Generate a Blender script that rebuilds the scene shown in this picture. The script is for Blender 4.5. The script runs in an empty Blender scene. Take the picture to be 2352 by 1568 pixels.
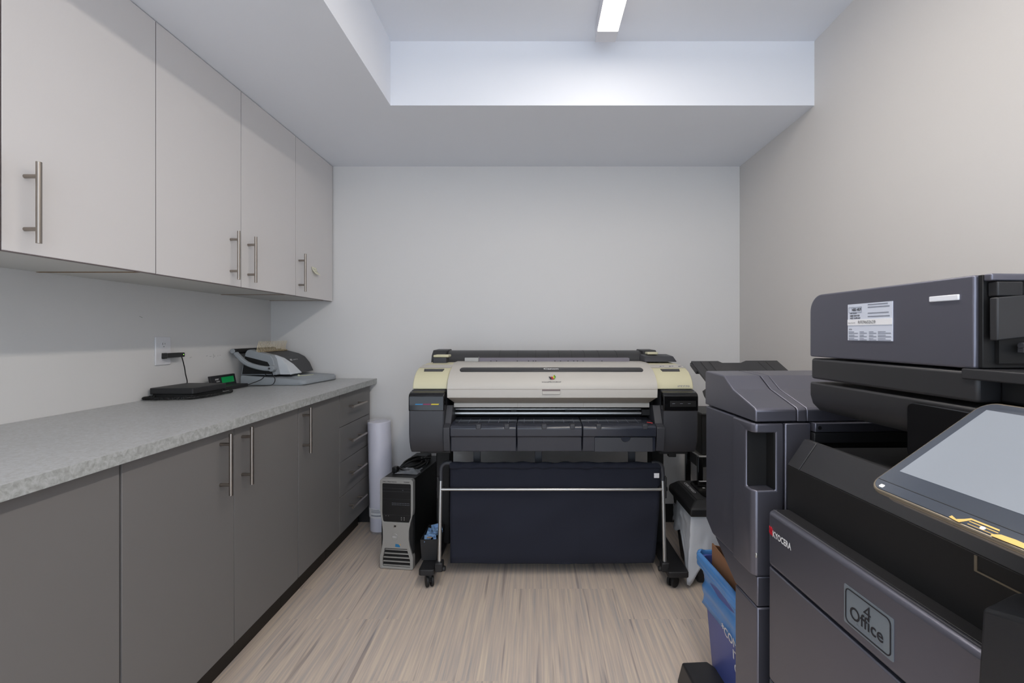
import bpy, bmesh, math, random
from mathutils import Matrix, Vector
random.seed(7)
C = bpy.context.scene.collection
R = math.radians

# ---------------------------------------------------------------- camera, world, exposure
cam = bpy.data.cameras.new('camera'); co = bpy.data.objects.new('camera', cam); C.objects.link(co)
cam.sensor_width = 36; cam.lens = 1080/2352*36
cam.shift_x = (1176-1230)/2352; cam.shift_y = (765-784)/2352
cam.clip_start = 0.02
co.location = (0, 0, 1.17); co.rotation_euler = (R(90), 0, 0)
bpy.context.scene.camera = co
W = bpy.data.worlds.new('world'); bpy.context.scene.world = W; W.use_nodes = True
W.node_tree.nodes['Background'].inputs[0].default_value = (0.77, 0.87, 1.0, 1)
W.node_tree.nodes['Background'].inputs[1].default_value = 0.85
vs = bpy.context.scene.view_settings
vs.view_transform = 'Standard'; vs.look = 'None'; vs.gamma = 1; vs.use_curve_mapping = False
vs.exposure = 1.47
LAMP = 12.8
LAMP_COL = (1.0, 0.92, 0.83)

# ---------------------------------------------------------------- materials
MATS = {}
def mat(name, col, rough=.5, metal=0, emit=None, es=0, bump=0, bs=400, var=0, vsc=6, spec=.5, coat=0):
    m = bpy.data.materials.new(name); m.use_nodes = True
    nt = m.node_tree; n = nt.nodes; l = nt.links; b = n['Principled BSDF']
    b.inputs['Base Color'].default_value = (*col, 1); b.inputs['Roughness'].default_value = rough
    b.inputs['Metallic'].default_value = metal; b.inputs['Specular IOR Level'].default_value = spec
    b.inputs['Coat Weight'].default_value = coat
    if emit: b.inputs['Emission Color'].default_value = (*emit, 1); b.inputs['Emission Strength'].default_value = es
    tc = n.new('ShaderNodeTexCoord')
    nz = n.new('ShaderNodeTexNoise'); nz.inputs['Scale'].default_value = vsc; nz.inputs['Detail'].default_value = 4
    l.new(tc.outputs['Object'], nz.inputs['Vector'])
    mr = n.new('ShaderNodeMapRange'); mr.inputs['To Min'].default_value = max(.02, rough-.05); mr.inputs['To Max'].default_value = min(1, rough+.05)
    l.new(nz.outputs['Fac'], mr.inputs['Value']); l.new(mr.outputs[0], b.inputs['Roughness'])
    if var:
        cr = n.new('ShaderNodeValToRGB'); cr.color_ramp.elements[0].position = .3; cr.color_ramp.elements[1].position = .7
        cr.color_ramp.elements[0].color = (*[c*(1-var) for c in col], 1); cr.color_ramp.elements[1].color = (*[min(1, c*(1+var)) for c in col], 1)
        l.new(nz.outputs['Fac'], cr.inputs[0]); l.new(cr.outputs[0], b.inputs['Base Color'])
    if bump:
        n2 = n.new('ShaderNodeTexNoise'); n2.inputs['Scale'].default_value = bs
        l.new(tc.outputs['Object'], n2.inputs['Vector'])
        bp = n.new('ShaderNodeBump'); bp.inputs['Strength'].default_value = bump; bp.inputs['Distance'].default_value = .001
        l.new(n2.outputs['Fac'], bp.inputs['Height']); l.new(bp.outputs[0], b.inputs['Normal'])
    MATS[name] = m; return m
def s(r, g=None, b=None):                       # 8 bit sRGB to linear
    if g is None: g = b = r
    f = lambda c: (c/255/12.92) if c/255 <= .04045 else ((c/255+.055)/1.055)**2.4
    return (f(r), f(g), f(b))
mat('wall_paint', s(220, 219, 218), .75, bump=.15, bs=250, spec=.2)
mat('wall_paint_warm_dimmed', s(210, 207, 204), .75, bump=.15, bs=250, spec=.2)  # right wall's warm paint, colour darkened to offset the close lamp's brightness
mat('ceiling_paint', s(232, 235, 241), .85, bump=.1, bs=250, spec=.15)
mat('upper_laminate', s(217, 214, 213), .5, bump=.06, bs=700, spec=.3)
mat('carcass_white', s(200, 198, 193), .6)
mat('edge_band', s(120, 108, 108), .6)
mat('chipboard', s(120, 88, 52), .9, var=.3, vsc=90)
mat('base_laminate', s(116, 114, 113), .5, bump=.05, bs=700, spec=.3)
mat('toe_black', s(38, 33, 28), .6)
mat('steel', s(158, 150, 142), .32, 1)
mat('alu', s(190, 190, 188), .35, .9)
mat('black_plastic', s(30, 30, 32), .5, bump=.1, bs=900)
mat('deep_black', s(12, 12, 13), .6)
mat('gloss_black', s(16, 16, 18), .12)
mat('charcoal', s(114, 114, 125), .36, .75, bump=.12, bs=1400)
mat('charcoal_dark', s(42, 42, 44), .45, bump=.12, bs=1400)
mat('printer_grey', s(53, 54, 59), .5, bump=.12, bs=1200)
mat('platen_blue', s(44, 47, 56), .22)
mat('ivory', s(204, 199, 168), .5)
mat('warm_white', s(188, 184, 177), .5)
mat('taupe', s(165, 155, 142), .5)
mat('ruler_grey', s(122, 118, 128), .5)
mat('fabric', s(44, 46, 56), .9, bump=.5, bs=1500, spec=.15)
mat('paper', s(226, 226, 240), .45, coat=.3)
mat('label_paper', s(205, 210, 222), .6)
mat('label_white', s(232, 232, 234), .6)
mat('ink', s(30, 30, 36), .6)
mat('ink_grey', s(130, 134, 146), .7)
mat('text_white', s(225, 225, 225), .5)
mat('silver_plastic', s(168, 167, 163), .4, .3)
mat('tower_black', s(16, 16, 17), .5)
mat('blue_plastic', s(136, 172, 214), .4)
mat('tan', s(150, 130, 105), .6)
mat('cable_black', s(14, 14, 15), .45)
mat('bin_blue', s(84, 98, 170), .42)
mat('cardboard', s(152, 108, 76), .85, var=.06, vsc=30)
mat('binder_grey', s(150, 156, 161), .45)
mat('binder_silver', s(214, 218, 222), .4, .2)
mat('binder_dark', s(58, 58, 60), .5, bump=.1, bs=900)
mat('comb_metal', s(190, 172, 140), .4, .6)
mat('pale_green', s(196, 200, 172), .5)
mat('lcd_green', s(8, 120, 62), .3, emit=s(4, 120, 60), es=.12)
mat('outlet_white', s(222, 222, 226), .4)
mat('socket_dark', s(60, 60, 62), .6)
mat('led_green', (.2, .9, .1), .4, emit=(.3, 1, .1), es=1.2)
mat('note', s(232, 230, 205), .8)
mat('cyan_ink', s(40, 120, 170), .4); mat('magenta_ink', s(130, 30, 80), .4); mat('yellow_ink', s(210, 190, 40), .4)
mat('logo_red', s(190, 20, 40), .4); mat('logo_green', s(60, 150, 50), .4); mat('red_mark', s(220, 70, 70), .5)
mat('lens_light', (1, 1, 1), .5, emit=LAMP_COL, es=LAMP)
mat('lens_end', (1, 1, 1), .5, emit=(1.0, 0.9, 0.8), es=1.1)
mat('fixture_white', s(215, 215, 220), .5)
mat('panel_rim', s(132, 122, 106), .3, .5)
mat('panel_case', s(110, 104, 98), .5)
mat('screen_bezel', s(60, 66, 76), .1, coat=.3)
mat('screen_lcd', s(132, 138, 146), .14, emit=s(150, 155, 162), es=.05)
mat('key_white', s(235, 232, 225), .4, emit=(1, 1, 1), es=.15)
mat('gold', s(214, 176, 96), .4, .2)
mat('led_white', s(220, 222, 228), .3, emit=(1, 1, 1), es=.02)
mat('sticker_silver', s(132, 142, 150), .35, .4)
mat('spring_grey', s(60, 60, 64), .5)
mat('rubber', s(20, 20, 21), .6)

def translucent(name, col, alpha, tr=.3, rough=.3):
    m = mat(name, col, rough, bump=.3, bs=60)
    b = m.node_tree.nodes['Principled BSDF']; b.inputs['Alpha'].default_value = alpha
    return m
translucent('bag_white', s(214, 218, 224), .9, rough=.35)
translucent('bag_blue', s(92, 150, 214), .92, rough=.2)
translucent('bag_clear', s(190, 192, 196), .35, rough=.12)
translucent('film', s(235, 235, 240), .22, rough=.08)

def floor_mat():
    m = bpy.data.materials.new('vinyl_plank'); m.use_nodes = True; nt = m.node_tree; n = nt.nodes; l = nt.links
    b = n['Principled BSDF']; b.inputs['Roughness'].default_value = .5; b.inputs['Specular IOR Level'].default_value = .3
    tc = n.new('ShaderNodeTexCoord'); sx = n.new('ShaderNodeSeparateXYZ'); l.new(tc.outputs['Object'], sx.inputs[0])
    def M(op, a, bb=None):
        k = n.new('ShaderNodeMath'); k.operation = op
        for i, v in enumerate((a, bb)):
            if v is None: continue
            if isinstance(v, (int, float)): k.inputs[i].default_value = v
            else: l.new(v, k.inputs[i])
        return k.outputs[0]
    col = M('FLOOR', M('DIVIDE', M('ADD', sx.outputs[0], 5.13), .457))
    alt = M('MULTIPLY', M('MODULO', col, 3), .343)
    row = M('FLOOR', M('DIVIDE', M('ADD', M('ADD', sx.outputs[1], 9.97), alt), .915))
    wn = n.new('ShaderNodeTexWhiteNoise'); wn.noise_dimensions = '2D'
    cv = n.new('ShaderNodeCombineXYZ'); l.new(col, cv.inputs[0]); l.new(row, cv.inputs[1]); l.new(cv.outputs[0], wn.inputs['Vector'])
    rnd = wn.outputs['Value']
    def streak(kx, ky, off, det):
        c = n.new('ShaderNodeCombineXYZ')
        l.new(M('ADD', M('MULTIPLY', sx.outputs[0], kx), M('MULTIPLY', rnd, 37+off)), c.inputs[0])
        l.new(M('ADD', M('MULTIPLY', sx.outputs[1], ky), M('MULTIPLY', rnd, 91)), c.inputs[1])
        c.inputs[2].default_value = off
        t = n.new('ShaderNodeTexNoise'); t.inputs['Scale'].default_value = 1; t.inputs['Detail'].default_value = det; t.inputs['Roughness'].default_value = .6
        l.new(c.outputs[0], t.inputs['Vector']); return t.outputs['Fac']
    a = streak(75, 2.0, 3, 5); d = streak(38, 1.3, 11, 2); f = streak(300, 3, 5, 2)
    r1 = n.new('ShaderNodeValToRGB'); e = r1.color_ramp.elements
    e[0].position = .28; e[0].color = (*s(186, 180, 176), 1); e[1].position = .74; e[1].color = (*s(236, 220, 198), 1)
    x = r1.color_ramp.elements.new(.5); x.color = (*s(214, 198, 184), 1)
    l.new(a, r1.inputs[0])
    r2 = n.new('ShaderNodeValToRGB'); e = r2.color_ramp.elements; e[0].position = .61; e[0].color = (0, 0, 0, 1); e[1].position = .68; e[1].color = (1, 1, 1, 1)
    l.new(d, r2.inputs[0])
    mx = n.new('ShaderNodeMixRGB'); mx.blend_type = 'MULTIPLY'; mx.inputs[2].default_value = (*s(196, 196, 204), 1)
    l.new(M('MULTIPLY', r2.outputs[0], .75), mx.inputs[0]); l.new(r1.outputs[0], mx.inputs[1])
    mx2 = n.new('ShaderNodeMixRGB'); mx2.blend_type = 'MULTIPLY'; mx2.inputs[0].default_value = .25
    r3 = n.new('ShaderNodeValToRGB'); e = r3.color_ramp.elements; e[0].position = .3; e[0].color = (.62, .6, .6, 1); e[1].position = .6; e[1].color = (1, 1, 1, 1)
    l.new(f, r3.inputs[0]); l.new(mx.outputs[0], mx2.inputs[1]); l.new(r3.outputs[0], mx2.inputs[2])
    l.new(mx2.outputs[0], b.inputs['Base Color'])
    MATS['vinyl_plank'] = m
floor_mat()
def counter_mat(name, sc, a, b_, p0, p1, rough):
    m = mat(name, s(150), rough, spec=.4); nt = m.node_tree; n = nt.nodes; l = nt.links; b = n['Principled BSDF']
    tc = n.new('ShaderNodeTexCoord'); t = n.new('ShaderNodeTexNoise'); t.inputs['Scale'].default_value = sc; t.inputs['Detail'].default_value = 6; t.inputs['Roughness'].default_value = .65
    t.inputs['Distortion'].default_value = .6
    l.new(tc.outputs['Object'], t.inputs['Vector'])
    r = n.new('ShaderNodeValToRGB'); e = r.color_ramp.elements; e[0].position = p0; e[0].color = (*s(*a), 1); e[1].position = p1; e[1].color = (*s(*b_), 1)
    l.new(t.outputs['Fac'], r.inputs[0]); l.new(r.outputs[0], b.inputs['Base Color'])
counter_mat('counter_laminate', 110, (168, 168, 166), (188, 190, 192), .36, .66, .36)
counter_mat('counter_edge', 75, (150, 152, 149), (182, 185, 185), .36, .64, .45)

# ---------------------------------------------------------------- mesh tools
WM = {}
class MB:
    def __init__(self): self.v = []; self.f = []
    def add(self, v, f, M=None):
        k = len(self.v)
        for p in v: self.v.append(M @ Vector(p) if M else Vector(p))
        self.f += [tuple(k+i for i in q) for q in f]; return self
    def merge(self, o, M=None): return self.add(o.v, o.f, M)
    def box(self, x0, x1, y0, y1, z0, z1, M=None):
        v = [(x, y, z) for x in (x0, x1) for y in (y0, y1) for z in (z0, z1)]
        return self.add(v, [(0, 1, 3, 2), (4, 6, 7, 5), (0, 4, 5, 1), (2, 3, 7, 6), (0, 2, 6, 4), (1, 5, 7, 3)], M)
    def loft(self, rings, caps=True, closed=True, M=None):
        n = len(rings[0]); v = [p for r in rings for p in r]; f = []
        for i in range(len(rings)-1):
            for j in range(n if closed else n-1):
                a = i*n+j; b = i*n+(j+1) % n; f.append((a, b, b+n, a+n))
        if caps and closed: f.append(tuple(range(n))[::-1]); f.append(tuple((len(rings)-1)*n+i for i in range(n)))
        return self.add(v, f, M)
    def prism(self, poly, ax, a, b, M=None):
        def P(p, t): return {'x': (t, p[0], p[1]), 'y': (p[0], t, p[1]), 'z': (p[0], p[1], t)}[ax]
        return self.loft([[P(p, a) for p in poly], [P(p, b) for p in poly]], M=M)
    def cyl(self, p0, p1, r0, r1=None, n=20, M=None):
        return self.tube([p0, p1], r0, n, r1=r1, M=M)
    def tube(self, pts, r, n=10, r1=None, caps=True, M=None):
        pts = [Vector(p) for p in pts]; rings = []; prev = None
        for i, p in enumerate(pts):
            d = (pts[min(i+1, len(pts)-1)]-pts[max(i-1, 0)]).normalized()
            if prev is None: up = Vector((0, 0, 1)) if abs(d.z) < .9 else Vector((1, 0, 0)); a = d.cross(up).normalized()
            else: a = (prev-d*prev.dot(d)).normalized()
            prev = a; b = d.cross(a); rr = r if r1 is None else r+(r1-r)*i/(len(pts)-1)
            rings.append([p+(a*math.cos(t*2*math.pi/n)+b*math.sin(t*2*math.pi/n))*rr for t in range(n)])
        return self.loft(rings, caps, M=M)
    def grid(self, nu, nv, fn, M=None):
        v = [fn(i/nu, j/nv) for i in range(nu+1) for j in range(nv+1)]
        f = [(i*(nv+1)+j, (i+1)*(nv+1)+j, (i+1)*(nv+1)+j+1, i*(nv+1)+j+1) for i in range(nu) for j in range(nv)]
        return self.add(v, f, M)
    def sphere(self, c, rx, ry=None, rz=None, n=14, m=8, M=None):
        ry = ry or rx; rz = rz or rx; rings = []
        for i in range(1, m):
            t = math.pi*i/m; rings.append([(c[0]+rx*math.sin(t)*math.cos(k*2*math.pi/n), c[1]+ry*math.sin(t)*math.sin(k*2*math.pi/n), c[2]+rz*math.cos(t)) for k in range(n)])
        return self.loft(rings, True, M=M)
    def text(self, body, org, right, up, h, w=None, ext=.0004, bold=0, align='LEFT'):
        cu = bpy.data.curves.new('t', 'FONT'); cu.body = body; cu.size = 1; cu.extrude = 0; cu.offset = bold; cu.resolution_u = 3
        o = bpy.data.objects.new('t', cu); C.objects.link(o); bpy.context.view_layer.update()
        me = bpy.data.meshes.new_from_object(o.evaluated_get(bpy.context.evaluated_depsgraph_get()))
        vv = [v.co.copy() for v in me.vertices]; ff = [tuple(p.vertices) for p in me.polygons]
        bpy.data.objects.remove(o); bpy.data.curves.remove(cu); bpy.data.meshes.remove(me)
        if not vv: return self
        x0 = min(v.x for v in vv); x1 = max(v.x for v in vv); y0 = min(v.y for v in vv); y1 = max(v.y for v in vv)
        sy = h/(y1-y0); sx = (w/(x1-x0)) if w else sy
        rt = Vector(right).normalized(); u = Vector(up).normalized(); nn = rt.cross(u); og = Vector(org)
        W_ = (x1-x0)*sx; o0 = 0 if align == 'LEFT' else -W_/2
        return self.add([og+rt*((v.x-x0)*sx+o0)+u*((v.y-y0)*sy)+nn*ext for v in vv], ff)
    def build(self, name, m, parent=None, M=None, bevel=0, seg=2, ang=35, smooth=True, solid=0, sub=0, loc=None):
        vv = [M @ v for v in self.v] if M else [v.copy() for v in self.v]
        o = bpy.data.objects.new(name, bpy.data.meshes.new(name)); C.objects.link(o)
        if parent is not None: w = WM[parent.name]; o.parent = parent
        else:
            if loc is None:
                loc = ((min(v.x for v in vv)+max(v.x for v in vv))/2, (min(v.y for v in vv)+max(v.y for v in vv))/2, min(v.z for v in vv))
            w = Matrix.Translation(loc); o.location = loc
        WM[o.name] = w; inv = w.inverted()
        bm = bmesh.new(); bv = [bm.verts.new(inv @ v) for v in vv]
        for f in self.f:
            try: bm.faces.new([bv[i] for i in f])
            except ValueError: pass
        if not getattr(self, 'keep', False): bmesh.ops.recalc_face_normals(bm, faces=bm.faces)
        bm.to_mesh(o.data); bm.free()
        if smooth:
            for p in o.data.polygons: p.use_smooth = True
            o.data.set_sharp_from_angle(angle=R(ang))
        o.data.materials.append(MATS[m])
        if solid: k = o.modifiers.new('s', 'SOLIDIFY'); k.thickness = solid; k.offset = 0
        if bevel: k = o.modifiers.new('b', 'BEVEL'); k.width = bevel; k.segments = seg; k.limit_method = 'ANGLE'; k.angle_limit = R(32)
        if sub: k = o.modifiers.new('u', 'SUBSURF'); k.levels = sub; k.render_levels = sub
        return o
def cut(A, B):
    os = []
    for mb in (A, B):
        o = bpy.data.objects.new('c', bpy.data.meshes.new('c')); C.objects.link(o); bm = bmesh.new(); bv = [bm.verts.new(v) for v in mb.v]
        for f in mb.f: bm.faces.new([bv[i] for i in f])
        bmesh.ops.recalc_face_normals(bm, faces=bm.faces); bm.to_mesh(o.data); bm.free(); os.append(o)
    k = os[0].modifiers.new('b', 'BOOLEAN'); k.operation = 'DIFFERENCE'; k.object = os[1]; k.solver = 'EXACT'
    bpy.context.view_layer.update(); me = bpy.data.meshes.new_from_object(os[0].evaluated_get(bpy.context.evaluated_depsgraph_get()))
    r = MB(); r.add([v.co.copy() for v in me.vertices], [tuple(p.vertices) for p in me.polygons])
    for o in os: bpy.data.objects.remove(o)
    return r
def rr(x0, x1, y0, y1, r, n=5, corners='1234'):         # rounded rectangle, counter-clockwise from lower left
    pts = []; cs = [(x0+r, y0+r, 180), (x1-r, y0+r, 270), (x1-r, y1-r, 0), (x0+r, y1-r, 90)]; sharp = [(x0, y0), (x1, y0), (x1, y1), (x0, y1)]
    for i, (cx, cy, a) in enumerate(cs):
        if str(i+1) in corners: pts += [(cx+r*math.cos(R(a+90*k/n)), cy+r*math.sin(R(a+90*k/n))) for k in range(n+1)]
        else: pts.append(sharp[i])
    return pts
def spline(pts, k=6):
    P = [Vector(p) for p in pts]; out = []
    for i in range(len(P)-1):
        a, b, c, d = P[max(i-1, 0)], P[i], P[i+1], P[min(i+2, len(P)-1)]
        for j in range(k):
            t = j/k; out.append(.5*((2*b)+(c-a)*t+(2*a-5*b+4*c-d)*t*t+(3*b-a-3*c+d)*t**3))
    return out+[P[-1]]
def B(*a): return MB().box(*a)
def each(mbs, name, m, parent, **k): return [q.build(name, m, parent, **k) for q in mbs]
def tag(o, label=None, cat=None, group=None, kind=None):
    if label: o['label'] = label
    if cat: o['category'] = cat
    if group: o['group'] = group
    if kind: o['kind'] = kind
    return o
def thing(name, label, cat, loc, rotz=0, group=None):
    o = bpy.data.objects.new(name, None); C.objects.link(o); o.location = loc; o.rotation_euler = (0, 0, rotz); o.empty_display_size = .05
    WM[o.name] = Matrix.Translation(loc) @ Matrix.Rotation(rotz, 4, 'Z'); return tag(o, label, cat, group)

# ---------------------------------------------------------------- room shell
XL, XR, YB, YF = -1.643, 1.268, 2.92, -1.4
ZS, ZC = 2.205, 2.497
def st(name, mb, m, **k): return tag(mb.build(name, m, **k), kind='structure')
st('floor', B(XL-.1, XR+.1, YF, YB+.1, -.1, 0), 'vinyl_plank', loc=(0, 0, 0))
st('wall_left', B(XL-.1, XL, YF, YB+.1, 0, ZC+.1), 'wall_paint')
st('wall_right', B(XR, XR+.1, YF, YB+.1, 0, ZC+.1), 'wall_paint_warm_dimmed')
st('wall_back', B(XL, XR, YB, YB+.1, 0, ZC+.1), 'wall_paint')
ce = MB(); ce.box(XL, XR, YF, YB, ZC, ZC+.1)
ce.prism([(XL, YF), (-.659, YF), (-.659, 2.138), (XR, 2.138), (XR, YB), (XL, YB)], 'z', ZS, ZC+.02)
st('ceiling', ce, 'ceiling_paint')
st('baseboard_back', B(XL+.001, XR, YB-.008, YB, 0, .113), 'black_plastic', bevel=.003)
st('baseboard_right', B(XR-.008, XR, YF, YB-.008, 0, .113), 'black_plastic', bevel=.003)

# scuffs on the painted walls beside the binding machine (marks with a shape of their own)
sc = MB()
for (ya, za, yb, zb) in ((2.235, 1.052, 2.246, 1.057), (2.345, 1.055, 2.356, 1.058), (2.37, 1.053, 2.384, 1.053), (2.398, 1.064, 2.399, 1.044), (2.406, 1.050, 2.409, 1.056), (2.43, 1.053, 2.433, 1.055), (2.447, 1.055, 2.452, 1.056), (1.95, 1.24, 1.965, 1.235)):
    sc.tube([(XL, ya, za), (XL, yb, zb)], .0006, 6)
w_l = [o for o in C.objects if o.name == 'wall_left'][0]
sc.build('scuff_mark', 'socket_dark', w_l)

# ---------------------------------------------------------------- linear ceiling lamp
lt = thing('ceiling_light', 'long white linear ceiling light in the raised ceiling recess', 'ceiling light', (.302, .42, ZC))
fx = MB(); fx.prism([(.259, 2.4375), (.345, 2.4375), (.346, ZC-.002), (.258, ZC-.002)], 'y', -1.2, 1.965)
fx.build('housing', 'fixture_white', lt)
B(.258, .346, 1.965, 2.038, 2.43, ZC-.002).build('end_cap', 'fixture_white', lt, bevel=.002)
B(.259, .345, -1.198, 1.74, 2.4305, 2.437).build('diffuser', 'lens_light', lt)
B(.259, .345, 1.741, 1.9645, 2.4305, 2.437).build('diffuser', 'lens_end', lt)   # the tubes stop short of the cover's end

# ---------------------------------------------------------------- cabinets
def handle(p, axis, length, cc, off, mb=None):       # p = centre of the bar, axis 'z' or 'y'; stand-offs run in -x
    m = mb or MB(); x, y, z = p; h = length/2; q = cc/2
    a, b = ((x, y, z-h), (x, y, z+h)) if axis == 'z' else ((x, y-h, z), (x, y+h, z))
    m.cyl(a, b, .006, n=20)
    for t in (-q, q):
        e = (x, y, z+t) if axis == 'z' else (x, y+t, z)
        m.cyl(e, (x-off, e[1], e[2]), .005, n=14)
    return m
UX = -1.257
upper = [(.656, 1.557, [('left', .656, 1.106, 1.06), ('right', 1.106, 1.557, 1.157)], 'pale grey upper cabinet nearest the camera, largest of the three'),
         (1.557, 2.464, [('left', 1.557, 2.008, 1.937), ('right', 2.008, 2.464, 2.055)], 'pale grey double door upper cabinet whose two bar handles meet in the middle'),
         (2.464, 2.912, [('single', 2.464, 2.912, 2.497)], 'narrow pale grey upper cabinet beside the back wall with a sticky note on its door')]
for y0, y1, doors, lab in upper:
    cb = thing('upper_cabinet', lab, 'cabinet', (XL+.001, (y0+y1)/2, 1.367), group='upper cabinets on the left wall')
    b = MB(); b.box(XL+.001, UX-.02, y0+.001, y1-.001, 1.372, 1.388)                 # bottom panel
    b.box(XL+.001, UX-.02, y0+.001, y0+.017, 1.3881, ZS-.002); b.box(XL+.001, UX-.02, y1-.017, y1-.001, 1.3881, ZS-.002)
    b.box(XL+.001, UX-.02, y0+.017, y1-.017, ZS-.018, ZS-.002); b.box(XL+.001, XL+.006, y0+.017, y1-.017, 1.388, ZS-.018)
    b.build('body', 'carcass_white', cb)
    B(XL+.002, UX-.021, y1-.012, y1-.0012, 1.3705, 1.3722).build('raw_edge', 'chipboard', cb)
    for side, d0, d1, hy in doors:
        d = MB().box(UX-.017, UX, d0+.0015, d1-.0015, 1.367, ZS-.003).build('door', 'upper_laminate', cb, bevel=.0008, seg=1)
        e = MB(); e.box(UX-.0172, UX-.0012, d0+.001, d0+.0018, 1.3665, ZS-.003); e.box(UX-.0172, UX-.0012, d1-.0018, d1-.001, 1.3665, ZS-.003); e.box(UX-.0172, UX-.001, d0+.001, d1-.001, 1.3655, 1.3672)
        e.build('edge_banding', 'edge_band', d)
        handle((UX+.035, hy, 1.491), 'z', .2, .13, .035).build('handle', 'steel', d)
# sticky note curling off the last door
nt_ = MB(); A = [(2.60+.0, 1.528), (2.645, 1.522)]
def nf(u, v):
    return (UX+.0008+.020*v*v, 2.638+.058*u+.012*v*v, 1.545-.003*u-.041*v)
nt_.grid(6, 8, nf)
nt = tag(nt_.build('sticky_note', 'note', solid=.0004), 'small cream sticky note curling off the last upper cabinet door', 'note')
tx = MB(); tx.text('Binder', (UX+.0035, 2.648, 1.530), (.02, 1, -.05), (0, 0, 1), .006, .028); tx.text('Copies', (UX+.0105, 2.655, 1.517), (.05, 1, -.05), (.3, 0, 1), .006, .026)
tx.build('handwriting', 'ink_grey', nt)

BX = -1.01
bb = [(.292, 1.145, [(.292, .719, .67), (.719, 1.145, .765)], 'grey base cabinet nearest the camera, below the near end of the worktop'),
      (1.145, 2.001, [(1.145, 1.576, 1.506), (1.576, 2.001, 1.6175)], 'grey double door base cabinet whose two bar handles meet in the middle'),
      (2.001, 2.424, [(2.001, 2.424, 2.041)], 'grey single door base cabinet between the double door cabinet and the drawers'),
      (2.424, 2.872, None, 'grey base cabinet with four drawers beside the back wall')]
for y0, y1, doors, lab in bb:
    cb = thing('base_cabinet' if doors else 'drawer_cabinet', lab, 'cabinet', (-1.3, (y0+y1)/2, 0), group='base cabinets under the worktop')
    B(XL+.001, BX-.02, y0+.001, y1-.001, .126, .858).build('body', 'base_laminate', cb)
    B(XL+.001, -1.084, y0+.001, y1-.001, 0, .1255).build('toe_kick', 'toe_black', cb)
    if doors:
        for d0, d1, hy in doors:
            g0 = .0035 if abs(d0-y0) < .001 else .0015; g1 = .0035 if abs(d1-y1) < .001 else .0015
            d = B(BX-.0185, BX, d0+g0, d1-g1, .128, .856).build('door', 'base_laminate', cb, bevel=.0008, seg=1)
            handle((BX+.035, hy, .7495), 'z', .198, .130, .035).build('handle', 'steel', d)
    else:
        for z0, z1 in ((.683, .856), (.501, .680), (.320, .498), (.128, .317)):
            d = B(BX-.0185, BX, y0+.0015, 2.854, z0, z1).build('drawer', 'base_laminate', cb, bevel=.0008, seg=1)
            zc = {.683: .776, .501: .5955, .320: .418, .128: .239}[z0]
            handle((BX+.035, 2.612, zc), 'y', .208, .128, .035).build('handle', 'steel', d)
        B(BX-.0195, BX-.002, 2.8555, 2.8715, .128, .856).build('end_panel', 'base_laminate', cb, bevel=.001, seg=1)
ct = tag(B(XL+.001, -.9862, .2, YB-.001, .8585, .89).build('worktop', 'counter_laminate', bevel=.001, seg=1), 'long mottled grey laminate worktop running along the left wall', 'worktop')

B(-.9861, -.9848, .2, YB-.001, .8585, .8897).build('edge_strip', 'counter_edge', ct)

# ---------------------------------------------------------------- wall outlet and adapter
ol = thing('wall_outlet', 'white wall outlet plate on the left wall above the worktop', 'outlet', (XL, 2.07, 1.03))
B(XL, XL+.006, 2.026, 2.112, 1.03, 1.154).build('cover_plate', 'outlet_white', ol, bevel=.004, seg=2)
for zz in (1.118, 1.066):
    f = MB().prism([(2.069+.0165*math.cos(t*math.pi/12), max(min(zz+.0165*math.sin(t*math.pi/12), zz+.0145), zz-.0145)) for t in range(24)], 'x', XL+.005, XL+.0078).build('socket', 'outlet_white', ol)
    h = MB(); h.box(XL+.0078, XL+.0083, 2.0615, 2.0635, zz+.001, zz+.010); h.box(XL+.0078, XL+.0083, 2.074, 2.0755, zz+.002, zz+.009); h.prism([(2.069+.0022*math.cos(t), zz-.0075+.0022*math.sin(t)) for t in [k*math.pi/4 for k in range(8)]], 'x', XL+.0078, XL+.0083)
    h.build('slot', 'socket_dark', f)
ad = thing('power_adapter', 'black plug adapter with a green light, plugged into the wall outlet', 'adapter', (XL+.02, 2.11, 1.06))
m = MB(); m.prism(rr(2.052, 2.155, 1.062, 1.082, .004), 'x', XL+.012, XL+.037); m.box(XL+.0079, XL+.013, 2.055, 2.082, 1.058, 1.083)
m.build('adapter_body', 'black_plastic', ad, bevel=.002)
MB().cyl((XL+.037, 2.146, 1.073), (XL+.0376, 2.146, 1.073), .0016, n=10).build('indicator_light', 'led_green', ad)
MB().tube(spline([(XL+.025, 2.15, 1.063), (XL+.025, 2.157, 1.045), (XL+.022, 2.172, 1.01), (XL+.022, 2.178, .98), (XL+.02, 2.19, .95), (XL+.008, 2.208, .925), (XL+.008, 2.225, .893)]), .0022, 8).build('cord', 'cable_black', ad)

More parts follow.
